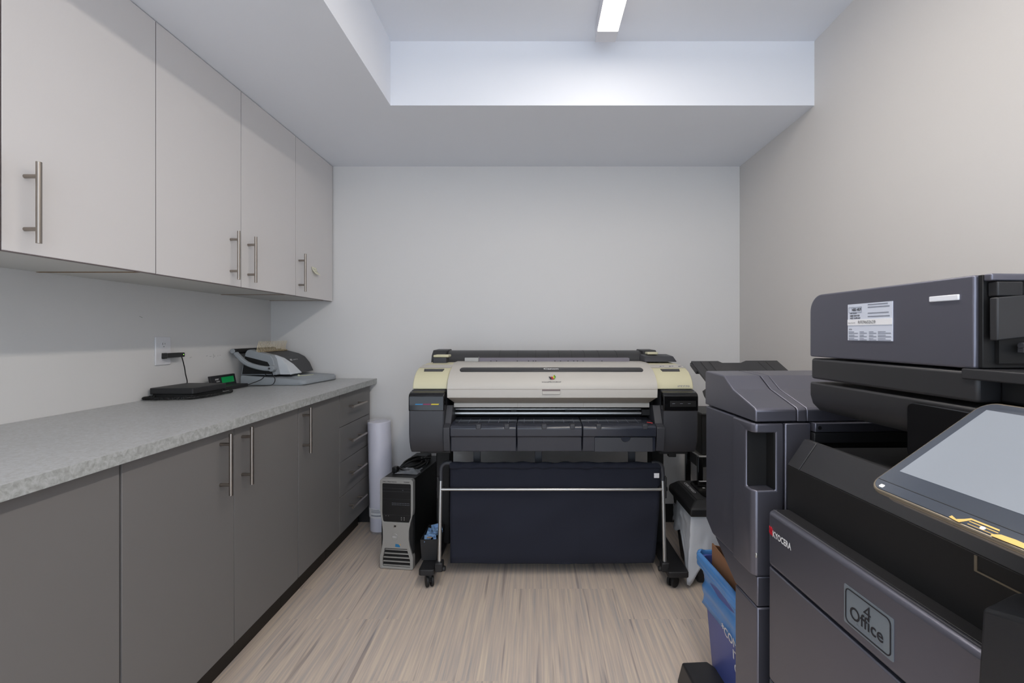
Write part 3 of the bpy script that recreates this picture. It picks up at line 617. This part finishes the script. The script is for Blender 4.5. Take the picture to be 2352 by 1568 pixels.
labs = ['light blue plastic roll holder piece lying flat at the front of the small bin', 'light blue plastic holder piece behind the front one in the small bin', 'light blue upright plastic clip at the right of the small bin', 'light blue rounded plastic holder at the back of the small bin', 'light blue plastic piece at the left side of the small bin']
for (n_, c, d, r_), lb in zip(specs, labs):
    Mx = Matrix.Translation(c) @ Matrix.Rotation(r_[2], 4, 'Z') @ Matrix.Rotation(r_[0], 4, 'X') @ Matrix.Rotation(r_[1], 4, 'Y')
    a, b, h = [q/2 for q in d]; g = cut(B(-a, a, -b, b, -h, h), B(-a*.5, a*.5, -b*.6, b*.6, h*.1, h*2))
    tag(g.build('plastic_holder', 'blue_plastic', M=Mx, bevel=.002), lb, 'plastic part', 'blue plastic pieces in the parts bin')
tag(B(-.52, -.497, 2.25, 2.256, .188, .195).build('wooden_piece', 'tan', bevel=.002), 'tan stub lying across the blue pieces in the small bin', 'stub')

# ---------------------------------------------------------------- paper roll
pl = thing('paper_roll', 'tall white roll of plotter paper wrapped in film, leaning by the drawers', 'paper roll', (-.913, 2.80, 0))
ax0, ax1 = Vector((-.911, 2.79, .002)), Vector((-.936, 2.815, .642)); r = .066
MB().cyl(ax0+Vector((0, 0, .010)), ax1, r, n=48).build('roll', 'paper', pl, bevel=.003)
rings = []
for k in range(26):
    t = -.003+1.012*k/25; p = ax0.lerp(ax1, max(0, t)); rings.append([(p.x+(r+.0018+.0012*math.sin(k*1.7+a*3))*math.cos(a), p.y+(r+.0018+.0012*math.sin(k*2.1+a*5))*math.sin(a), p.z+.001) for a in [j*2*math.pi/40 for j in range(40)]])
MB().loft(rings, caps=False).build('film_wrap', 'film', pl, ang=25)
p = ax0.lerp(ax1, .19); m = MB(); rings = []
for zz in (.095, .15):
    q = ax0.lerp(ax1, zz/.64); rings.append([(q.x+(r+.0035)*math.cos(a), q.y+(r+.0035)*math.sin(a), zz) for a in [R(180+j*7) for j in range(22)]])
lb = MB().loft(rings, caps=False, closed=False).build('product_label', 'label_white', pl)
m = MB(); q = ax0.lerp(ax1, .19)
for zz, w in ((.142, .05), (.134, .085), (.127, .06), (.111, .09), (.107, .09)):
    rings = []
    for z2 in (zz, zz+.003): rings.append([(q.x+(r+.0045)*math.cos(a), q.y+(r+.0045)*math.sin(a), z2) for a in [R(235+j*w*180/r/math.pi/8) for j in range(9)]])
    m.loft(rings, caps=False, closed=False)
m.build('label_print', 'ink_grey', lb)

# ---------------------------------------------------------------- shredder
sh = thing('paper_shredder', 'black paper shredder with a white bag around its bin, right of the plotter', 'shredder', (.87, 2.35, 0))
m = MB(); m.loft([ring(.758, 1.0, 2.20, 2.46, 0), ring(.728, 1.04, 2.18, 2.50, .32)]); m.build('bin', 'black_plastic', sh, bevel=.01)
lidp = [ring(.716, 1.06, 2.166, 2.515, .322), ring(.712, 1.065, 2.160, 2.52, .335), ring(.714, 1.063, 2.162, 2.518, .362), ring(.752, 1.03, 2.205, 2.495, .388)]
ld = MB().loft(lidp).build('head', 'black_plastic', sh, bevel=.006, ang=25)
MB().loft([ring(.756, 1.028, 2.208, 2.49, .3885), ring(.757, 1.027, 2.209, 2.489, .390)]).build('top_plate', 'charcoal_dark', ld)
MB().prism(rr(.80, .96, 2.20, 2.49, .07), 'z', .390, .3915).build('slot_panel', 'gloss_black', ld); B(.815, .945, 2.40, 2.408, .3912, .392).build('paper_slot', 'deep_black', ld)
MB().text('CERTIFIED', (.772, 2.455, .3905), (0, -1, 0), (1, 0, 0), .014, .16, ext=.0006, bold=.03).build('lettering', 'text_white', ld)
m = MB(); m.box(.86, .90, 2.465, 2.48, .3917, .3922); [m.box(a, a+.012, b, b+.012, .3917, .3922) for a, b in ((.84, 2.36), (.87, 2.37), (.85, 2.33), (.89, 2.34))]; m.build('pictogram', 'text_white', ld)
random.seed(21)
def bagp(u, v):
    per = [(.745, 2.505), (.727, 2.40), (.722, 2.30), (.722, 2.18), (.80, 2.172), (.93, 2.172), (1.05, 2.176), (1.055, 2.30)]
    t = u*(len(per)-1); i = min(int(t), len(per)-2); k = t-i; x = per[i][0]+(per[i+1][0]-per[i][0])*k; y = per[i][1]+(per[i+1][1]-per[i][1])*k
    cxy = Vector((x-.89, y-2.35)); cxy.normalize()
    low = .14+.06*math.sin(u*9.0)+.03*math.sin(u*23+1)
    low -= .06*math.exp(-((u-.43)/.05)**2)
    z = .328-(.328-low)*v
    out = v*(.012+.004*math.sin(u*31+v*3))+random.uniform(-.0030, .0045)*min(1, v*3)
    out += .02*v*v*math.exp(-((u-.43)/.05)**2)
    return (x+cxy.x*out-.003*v, y+cxy.y*out, z)
MB().grid(52, 13, bagp).build('liner_bag', 'bag_white', sh, solid=.0008, ang=38)

# ---------------------------------------------------------------- black cart at the back right corner
ca = thing('equipment_stand', 'black metal stand in the back right corner, partly hidden behind the plotter', 'stand', (1.05, 2.78, 0))
B(.93, 1.22, 2.63, 2.88, .49, .72).build('drawer_box', 'deep_black', ca, bevel=.006)
B(.925, 1.225, 2.62, 2.885, .712, .724).build('top_shelf', 'charcoal_dark', ca, bevel=.003)
B(.91, 1.225, 2.615, 2.885, .478, .488).build('shelf_edge', 'alu', ca, bevel=.002)
for x in (.912, 1.19):
    for y in (2.64, 2.85): MB().box(x, x+.03, y, y+.025, 0, .477).build('leg', 'gloss_black', ca, bevel=.004)
B(.93, 1.20, 2.70, 2.84, .40, .477).build('drawer', 'black_plastic', ca, bevel=.004)
m = MB().cyl((.985, 2.60, .0), (.985, 2.60, .44), .017, n=24); tag(m.build('metal_canister', 'alu', bevel=.008), 'slim silver canister standing behind the shredder', 'canister')

# ---------------------------------------------------------------- copier frame (turned a little towards the room)
F = Matrix.Rotation(R(3.44), 4, 'Z')
def fl(u, v, z): return tuple(F @ Vector((u, v, z)))
cp_ = thing('office_copier', 'large charcoal multifunction copier filling the right side of the picture', 'copier', fl(.9, .755, 0), R(3.44))
def cb2(name, m, mb, par=None, **k): return mb.build(name, m, par or cp_, M=F, **k)
V0, V1 = .455, 1.055
cb2('body', 'black_plastic', B(.652, 1.19, V0+.004, V1-.004, .04, .862), bevel=.004)
for a in (.68, 1.15):
    for b in (V0+.05, V1-.05): cb2('caster', 'rubber', MB().cyl((a-.012, b, .022), (a+.012, b, .022), .022, n=24))
def frontpoly(z0, z1, u0=.6, u1=.652, r_=.016): return MB().prism(rr(u0, u1, V0, V1, r_, corners='14'), 'z', z0, z1)
fc = cb2('front_cover', 'charcoal', frontpoly(.638, .7635), bevel=.009, seg=3)
cb2('front_ledge', 'black_plastic', B(.617, .66, V0, V1-.012, .7625, .7655), fc, bevel=.001)
cb2('ledge_groove', 'alu', B(.6125, .6135, V0+.01, V1-.006, .7632, .7642), fc)
d1 = cb2('front_door', 'charcoal', frontpoly(.380, .6345), bevel=.003)
d2 = cb2('paper_drawer', 'charcoal', frontpoly(.215, .3765), bevel=.003)
d3 = cb2('paper_drawer', 'charcoal', frontpoly(.05, .2115), bevel=.003)
lgv = (0, -1, 0)
st_ = cb2('silver_sticker', 'sticker_silver', MB().prism(rr(.696, .803, .658, .7255, .002), 'x', .5988, .6002), fc)
bo = cut(MB().prism(rr(.700, .799, .6615, .722, .009), 'x', .5978, .5988), MB().prism(rr(.7018, .7972, .6633, .7202, .0075), 'x', .59, .61)); cb2('sticker_border', 'ink', bo, st_)
m = MB().text('4', (.5986, .757, .693), lgv, (0, 0, 1), .0225, .016, bold=-.004).text('Office', (.5986, .788, .674), lgv, (0, 0, 1), .022, .073, bold=.012)
cb2('sticker_lettering', 'ink', m, st_); cb2('small_lettering', 'ink_grey', MB().text('AUTOMATION', (.5986, .786, .6665), lgv, (0, 0, 1), .0045, .068), st_)
cb2('brand_lettering', 'text_white', MB().text('KYOCERA', (.5998, 1.029, .710), lgv, (0, 0, 1), .0145, .069, bold=.03, ext=.0006), fc)
lg = MB(); 
for a0, a1 in ((1.043, 1.0375), (1.0365, 1.031)):
    lg.prism([(a0, .721), (a1, .717), (a1, .711), (a0, .715)], 'x', .5988, .5998); lg.prism([(a0, .730), (a1, .726), (a1, .720), (a0, .724)], 'x', .5988, .5998)
cb2('brand_emblem', 'logo_red', lg, fc)
gl = cb2('green_label', 'logo_green', B(.5988, .6, 1.0, 1.038, .345, .374), d2); cb2('label_panel', 'label_white', B(.5980, .5988, 1.0, 1.028, .345, .366), gl)
# inner front wall, slanted band and output tray
cb2('inner_wall', 'deep_black', B(.645, .653, V0, V1-.006, .765, .866), bevel=.001)
cb2('slanted_band', 'charcoal_dark', MB().prism([(.645, .8665), (.686, .925), (.696, .925), (.70, .88), (.66, .8665)], 'y', V0, 1.004), bevel=.0015)
cb2('slanted_corner', 'charcoal_dark', MB().prism([(.645, .8665), (.686, .925), (.696, .925), (.70, .88), (.66, .8665)], 'y', 1.0065, V1-.006), bevel=.0015)
tr = cb2('output_tray', 'deep_black', MB().loft([[(.70, V1-.01, .905), (1.18, V1-.01, .90), (1.18, V1-.01, .8625), (.70, V1-.01, .8625)], [(.70, .62, .93), (1.18, .62, .93), (1.18, .62, .8625), (.70, .62, .8625)]]))
m = MB(); [m.box(1.0-.02, 1.02, v_, v_+.0025, .918, .921) for v_ in (.74, .82, .90)]; cb2('tray_rib', 'ink_grey', m, tr)
cb2('back_column', 'deep_black', B(1.08, 1.19, V0+.005, V1-.006, .862, 1.0)); cb2('right_column', 'deep_black', B(.72, 1.08, V0+.005, .615, .862, 1.0))
# scanner
sp = [(.7, 1.058), (.7, 1.028), (.706, 1.008), (.722, .992), (.75, .985), (1.19, .985), (1.19, 1.058)]
sn = cb2('scanner_unit', 'charcoal_dark', MB().prism(sp, 'y', V0, 1.05), bevel=.004)
cb2('panel_base', 'gloss_black', MB().prism(rr(V0+.002, .774, .958, 1.052, .012), 'x', .690, .72), bevel=.002)
# document feeder
cb2('feeder_base', 'charcoal_dark', MB().prism(rr(.70, 1.17, .66, 1.05, .012, corners='4'), 'z', 1.066, 1.1125), bevel=.005)
cb2('glass_lid', 'black_plastic', B(.735, 1.17, V0, .66, 1.066, 1.105), bevel=.004)
cb2('feeder_step', 'charcoal_dark', B(.697, 1.17, .47, .683, 1.100, 1.1163), bevel=.002)
fd = cb2('feeder_cover', 'charcoal', MB().prism([(.665, 1.1165), (1.05, 1.1165)]+[(1.05-.038+.038*math.cos(R(a)), 1.219+.038*math.sin(R(a))) for a in range(0, 91, 10)]+[(.665, 1.2575)], 'x', .70, 1.15), bevel=.0035, seg=3)
cb2('feeder_edge', 'deep_black', B(.706, 1.15, .658, .6652, 1.118, 1.257), fd, bevel=.001)
lab = cb2('help_label', 'label_paper', B(.6985, .7002, .814, .926, 1.1555, 1.2285), fd)
cb2('label_band', 'label_white', B(.6978, .6985, .814, .926, 1.186, 1.1975), lab)
T = MB(); U = (0, 0, 1)
T.text('NEED HELP?', (.6984, .914, 1.2145), lgv, U, .0055, .026, bold=.03); T.text('NEED ONLINE', (.6984, .919, 1.2090), lgv, U, .002, .018, bold=.03); T.text('NEED SERVICE?', (.6984, .919, 1.2035), lgv, U, .0032, .026, bold=.03); T.text('NEED SUPPLIES?', (.6984, .919, 1.1985), lgv, U, .0032, .028, bold=.03)
T.text('RFE9602639', (.6976, .896, 1.1888), lgv, U, .006, .044, bold=-.005); T.text('Enter Serial #', (.6976, .923, 1.1895), lgv, U, .0025, .019)
T.text('OR CALL', (.6984, .9225, 1.1765), lgv, U, .0025, .009, bold=.02)
cb2('label_print', 'ink', T, lab)
m = MB()
for z_, a, b in ((1.2245, .872, .824), (1.2195, .872, .820), (1.208, .872, .822), (1.2015, .872, .820)): m.box(.6981, .6985, b, a, z_, z_+.0018)
for r_ in range(3):
    for q, (a, w_) in enumerate(((.923, .025), (.893, .018), (.869, .018), (.847, .030))):
        zz = 1.1725-r_*.0065; m.box(.6981, .6985, a-w_*.6, a, zz, zz+.001); m.box(.6981, .6985, a-w_, a, zz-.003, zz-.0017)
m.box(.6983, .6985, .820, .9205, 1.1575, 1.1577)
cb2('fine_print', 'ink_grey', m, lab)

bo = cut(B(.6979, .6984, .888, .9225, 1.2115, 1.2225), B(.69, .70, .8885, .922, 1.212, 1.222)); cb2('label_frame', 'ink_grey', bo, lab)
cb2('status_light', 'led_white', B(.6975, .701, .688, .739, 1.2215, 1.2305), fd, bevel=.0012)
# feeder trays on the near half
cb2('tray_cap', 'charcoal', B(.706, 1.15, .645, .6575, 1.247, 1.2575), bevel=.002)
cb2('input_tray', 'charcoal_dark', MB().loft([[(u, .638, 1.1585+(u-.70)*.1), (u, .650, 1.1585+(u-.70)*.1), (u, .650, 1.2215+(u-.70)*.08), (u, .638, 1.2215+(u-.70)*.08)] for u in (.707, 1.14)]), bevel=.002)
cb2('tray_guide', 'black_plastic', B(.712, .752, .642, .657, 1.224, 1.2455), bevel=.002)
cb2('feeder_throat', 'deep_black', B(.725, 1.14, .652, .6575, 1.125, 1.175))
m = MB(); m.cyl((.745, .64, 1.152), (1.1, .64, 1.152), .0045, n=16); [m.box(.745+k*.008, .748+k*.008, .636, .644, 1.142, 1.149) for k in range(30)]; cb2('feed_roller', 'spring_grey', m)
op = B(.76, .95, .5, .62, 1.2580, 1.2584); k_ = op.build('loose_sheet', 'label_white', M=F); tag(k_, 'white sheet of paper lying on top of the copier feeder', 'paper')
k_.location.z += .0004
# operation panel: built in its own tilted plane
P0 = Matrix(((0, .838, -.546, .4945), (-1, 0, 0, .62), (0, .546, .838, .961), (0, 0, 0, 1))); PM = F @ P0
def pn(name, m, mb, par=None, **k): return mb.build(name, m, par or pan, M=PM, **k)
pan = MB().prism(rr(.006, .325, .006, .202, .02), 'z', -.024, -.0045).build('operation_panel', 'panel_case', cp_, M=PM, bevel=.005, seg=3)
pn('panel_rim', 'panel_rim', MB().prism(rr(-.001, .332, -.001, .209, .021, n=8), 'z', -.007, -.0005), bevel=.002)
gls = pn('panel_glass', 'screen_bezel', MB().prism(rr(.0025, .328, .0025, .205, .018, n=8), 'z', -.0015, .0004), bevel=.0004)
lcd = pn('touch_screen', 'screen_lcd', B(.016, .30, .041, .190, .0004, .0007), gls)
pn('bezel_groove', 'deep_black', B(.004, .326, .0172, .0179, .0004, .0007), gls)
pn('home_key', 'key_white', MB().prism(rr(.016, .0225, .0055, .0105, .0012, n=2), 'z', .0004, .0009), gls)
m = MB(); m.prism([(.119, .003), (.12, .0065), (.127, .004), (.133, .0085), (.137, .0125), (.167, .0125), (.168, .0105), (.139, .0105), (.136, .0065), (.132, .0015), (.124, .0022)], 'z', .0005, .0008)
m.prism([(.139, .0085), (.1385, .0075), (.1685, .0075), (.169, .0085)], 'z', .0005, .0008); m.prism([(.140, .0045), (.1395, .0038), (.168, .0038), (.168, .0045)], 'z', .0005, .0008)
m.prism([(.166, .0015), (.1655, .0035), (.172, .0075), (.185, .0085), (.20, .008), (.20, .0025), (.18, .0018)], 'z', .0005, .0008); pn('yellow_band', 'gold', m, gls)  # yellow band with a rounded icon shape along the bezel glass
pn('band_dot', 'key_white', MB().prism([(.1545+.0028*math.cos(R(a)), .0062+.0022*math.sin(R(a))) for a in range(0, 360, 30)], 'z', .0008, .0011), gls)  # small white dot on the yellow band
cb2('panel_arm', 'charcoal_dark', MB().loft([[(.55, .523, .70), (.66, .523, .70), (.66, .523, .862), (.60, .523, .862), (.56, .523, .845)], [(.55, .40, .70), (.66, .40, .70), (.66, .40, .90), (.60, .40, .90), (.56, .40, .88)]]), bevel=.004)
cb2('panel_post', 'black_plastic', MB().loft([[(.60, .50, .85), (.68, .50, .85), (.68, .42, .85), (.60, .42, .85)], [(.60, .47, 1.0), (.66, .47, 1.03), (.66, .42, 1.03), (.60, .42, 1.0)]]), bevel=.003)
m = MB(); m.box(.6435, .6452, .608, .612, .842, .864); m.box(.6435, .6452, V0+.01, .612, .842, .844); cb2('painted_lit_edge', 'panel_rim', m)  # lit edge of the small door recess, painted as a bright strip

# ---------------------------------------------------------------- finisher
fn = thing('document_finisher', 'tall charcoal finisher unit with a vertical grip, docked at the far side of the copier', 'finisher', fl(.9, 1.24, 0), R(3.44))
def fb2(name, m, mb, par=None, **k): return mb.build(name, m, par or fn, M=F, **k)
W0, W1 = 1.062, 1.39
body = [(W1, .952), (W1, .61), (1.215, .508), (1.10, .508), (1.10, .952)]
fb2('upper_body', 'charcoal', MB().prism([(W1, .9515), (W1, .612), (1.345, .583), (1.203, .583), (1.203, .9515)], 'x', .60, 1.19), bevel=.004)
fb2('core', 'deep_black', B(.68, 1.18, 1.115, 1.20, .05, .95))
fb2('middle_panel', 'charcoal', MB().prism([(1.338, .580), (1.215, .508), (1.104, .508), (1.104, .580)], 'x', .604, 1.19), bevel=.003)
fb2('stand_panel', 'charcoal', B(.604, .75, 1.104, 1.215, .05, .5045), bevel=.004)
dpoly = [(.592, 1.2025), (.592, 1.112), (.600, 1.100), (.668, 1.100), (.668, 1.2025)]
door = cut(MB().prism(dpoly, 'z', .583, .9515), B(.57, .648, 1.08, 1.138, .79, .929))
dr_ = fb2('front_door', 'charcoal', door, bevel=.004, seg=3)
m = MB().loft([[(.597, 1.1379, z), (.6479, 1.1379, z), (.6479, 1.102, z), (.644, 1.102, z), (.644, 1.1345, z), (.597, 1.1345, z)] for z in (.792, .928)])
fb2('grip_recess', 'deep_black', m, dr_)
fb2('side_panel', 'charcoal', B(.6705, .735, 1.098, 1.2, .05, .952), bevel=.003)
fb2('lower_latch', 'alu', B(.598, .603, 1.0985, 1.106, .628, .640), bevel=.002)
lid = [(W1, .956), (W1, 1.050), (W1-.006, 1.0565), (1.268, 1.0525), (1.216, 1.021), (1.106, .989), (1.100, .983), (1.100, .956)]
fb2('top_lid', 'charcoal', MB().prism([(v, z) for v, z in lid], 'x', .598, .700), bevel=.003, seg=2, ang=12)
fb2('top_lid', 'charcoal', MB().prism(lid, 'x', .7025, .725), bevel=.002, ang=12)
fb2('rear_lid', 'charcoal', MB().prism(lid, 'x', .7265, 1.19), bevel=.002, ang=12)
fb2('bridge_unit', 'charcoal', B(.7375, 1.1, 1.085, 1.2, .932, .954), bevel=.002)
fb2('bridge_unit', 'charcoal_dark', B(.7375, 1.1, 1.088, 1.2, .905, .930), bevel=.002)
fb2('screw_cap', 'deep_black', MB().cyl((.748, 1.0835, .943), (.748, 1.0865, .943), .0045))
# upper paper tray: a folded sheet rising away from the finisher
prof = [(.69, 0), (.69+.105, 0), (.812, -.007), (.885, -.007), (.905, .001), (1.03, .001)]
def tray(u_off, v0, z0, v1, z1, nm, th):
    rings = []
    for (v_, z_, sh_) in ((v0, z0, 0), (v1, z1, 0)):
        rings.append([(u+u_off, v_, z_+dz) for u, dz in prof]+[(u+u_off, v_+.002, z_+dz-th) for u, dz in reversed(prof)])
    return fb2(nm, 'charcoal_dark', MB().loft(rings), bevel=.0015)
t_ = tray(.012, 1.392, .90, 1.76, 1.064, 'upper_tray', .008)
m = MB()
for a in (.735, .768, .96, .99): m.loft([[(a, 1.45, .9265+.0015), (a+.001, 1.45, .9265+.0015), (a+.001, 1.75, 1.0605), (a, 1.75, 1.0605)]]*1+[[(a, 1.45, .928), (a+.001, 1.45, .928), (a+.001, 1.75, 1.0612), (a, 1.75, 1.0612)]])
fb2('tray_rib', 'deep_black', m, t_)
fb2('tray_lip', 'charcoal_dark', MB().prism([(1.70, 1.032), (1.762, 1.058), (1.762, 1.045), (1.705, 1.018)], 'x', .698, .712), t_, bevel=.002)
fb2('tray_support', 'charcoal_dark', MB().prism([(1.392, .80), (1.392, .895), (1.60, .985), (1.655, .962), (1.64, .945)], 'x', .70, .725), bevel=.003)
fb2('rear_housing', 'deep_black', B(.70, 1.15, 1.392, 1.43, .62, .895), bevel=.004)
fb2('stabilizer_foot', 'charcoal_dark', MB().prism([(.47, 1.40), (.46, 1.43), (.475, 1.53), (.56, 1.53), (.62, 1.42), (.62, 1.22), (.52, 1.22)], 'z', .006, .085) if False else MB().loft([[(.575, 1.52, .085), (.66, 1.52, .085), (.75, 1.36, .085), (.75, 1.22, .085), (.575, 1.22, .085)], [(.565, 1.54, .006), (.67, 1.54, .006), (.77, 1.36, .006), (.77, 1.21, .006), (.565, 1.21, .006)]]), bevel=.006)

# ---------------------------------------------------------------- recycling bin under the finisher tray
rb = thing('recycling_bin', 'blue recycling bin with a blue liner bag, standing under the finisher', 'bin', fl(.78, 1.42, 0), R(3.44))
RBM = F @ Matrix.Translation((.028, 0, 0))
def rb2(name, m, mb, par=None, **k): return mb.build(name, m, par or rb, M=RBM, **k)
def rq(u0, u1, v0, v1, z): return [(p[0], p[1], z) for p in rr(u0, u1, v0, v1, .02, 4)]
m = MB().loft([rq(.650, .85, 1.27, 1.52, .0), rq(.625, .875, 1.24, 1.555, .415), rq(.621, .879, 1.236, 1.559, .420), rq(.629, .871, 1.244, 1.551, .420), rq(.658, .842, 1.278, 1.512, .006)])
bn = rb2('bin_body', 'bin_blue', m, ang=50)
m = MB().text('*CONTAINER', (.630, 1.398, .263), lgv, (-.055, 0, 1), .028, .225, ext=.0045, bold=.015).text('ITEMS', (.632, 1.330, .226), lgv, (-.055, 0, 1), .028, .12, ext=.0045, bold=.015).text('ONLY', (.634, 1.325, .190), lgv, (-.055, 0, 1), .028, .11, ext=.0045, bold=.015)
rb2('lettering', 'text_white', m, bn)
def bagb(u, v):
    a = u*2*math.pi; ring_ = rr(.612, .888, 1.226, 1.57, .03, 10); n_ = len(ring_); t = u*n_; i = int(t) % n_; k = t-int(t); p = ring_[i]; q = ring_[(i+1) % n_]
    x = p[0]+(q[0]-p[0])*k; y = p[1]+(q[1]-p[1])*k; cxy = Vector((x-.75, y-1.40)).normalized()
    w = .0025*math.sin(u*2*math.pi*3+v*9)+.002*math.sin(v*40+u*12)
    if v < .4: z = .392+.038*(v/.4); o = .003+w*.35
    elif v < .55: z = .430+.004*math.sin((v-.4)/.15*math.pi); o = -.012*(v-.4)/.15+w
    else: z = .430-.16*(v-.55)/.45; o = -.014-.02*(v-.55)+w*2.2
    return (x+cxy.x*o, y+cxy.y*o, z+.002*math.sin(u*40))
rb2('liner_bag', 'bag_blue', MB().grid(140, 24, bagb), ang=60, solid=.0008)
cbx = thing('cardboard_piece', 'brown cardboard flap sticking out of the blue recycling bin', 'cardboard', fl(.72, 1.45, .02), R(3.44))
MB().loft([[(.646, 1.50, .06), (.80, 1.49, .06), (.80, 1.495, .06), (.646, 1.505, .06)], [(.642, 1.50, .478), (.80, 1.49, .44), (.80, 1.495, .44), (.642, 1.505, .478)]]).build('flap', 'cardboard', cbx, M=RBM)
MB().loft([[(.660, 1.4995, .05), (.664, 1.4995, .05), (.664, 1.29, .05), (.660, 1.29, .05)], [(.640, 1.4995, .484), (.644, 1.4995, .484), (.648, 1.29, .455), (.644, 1.29, .455)]]).build('side_flap', 'cardboard', cbx, M=RBM)
sc_ = bpy.context.scene
sc_.cycles.max_bounces = 10; sc_.cycles.diffuse_bounces = 6
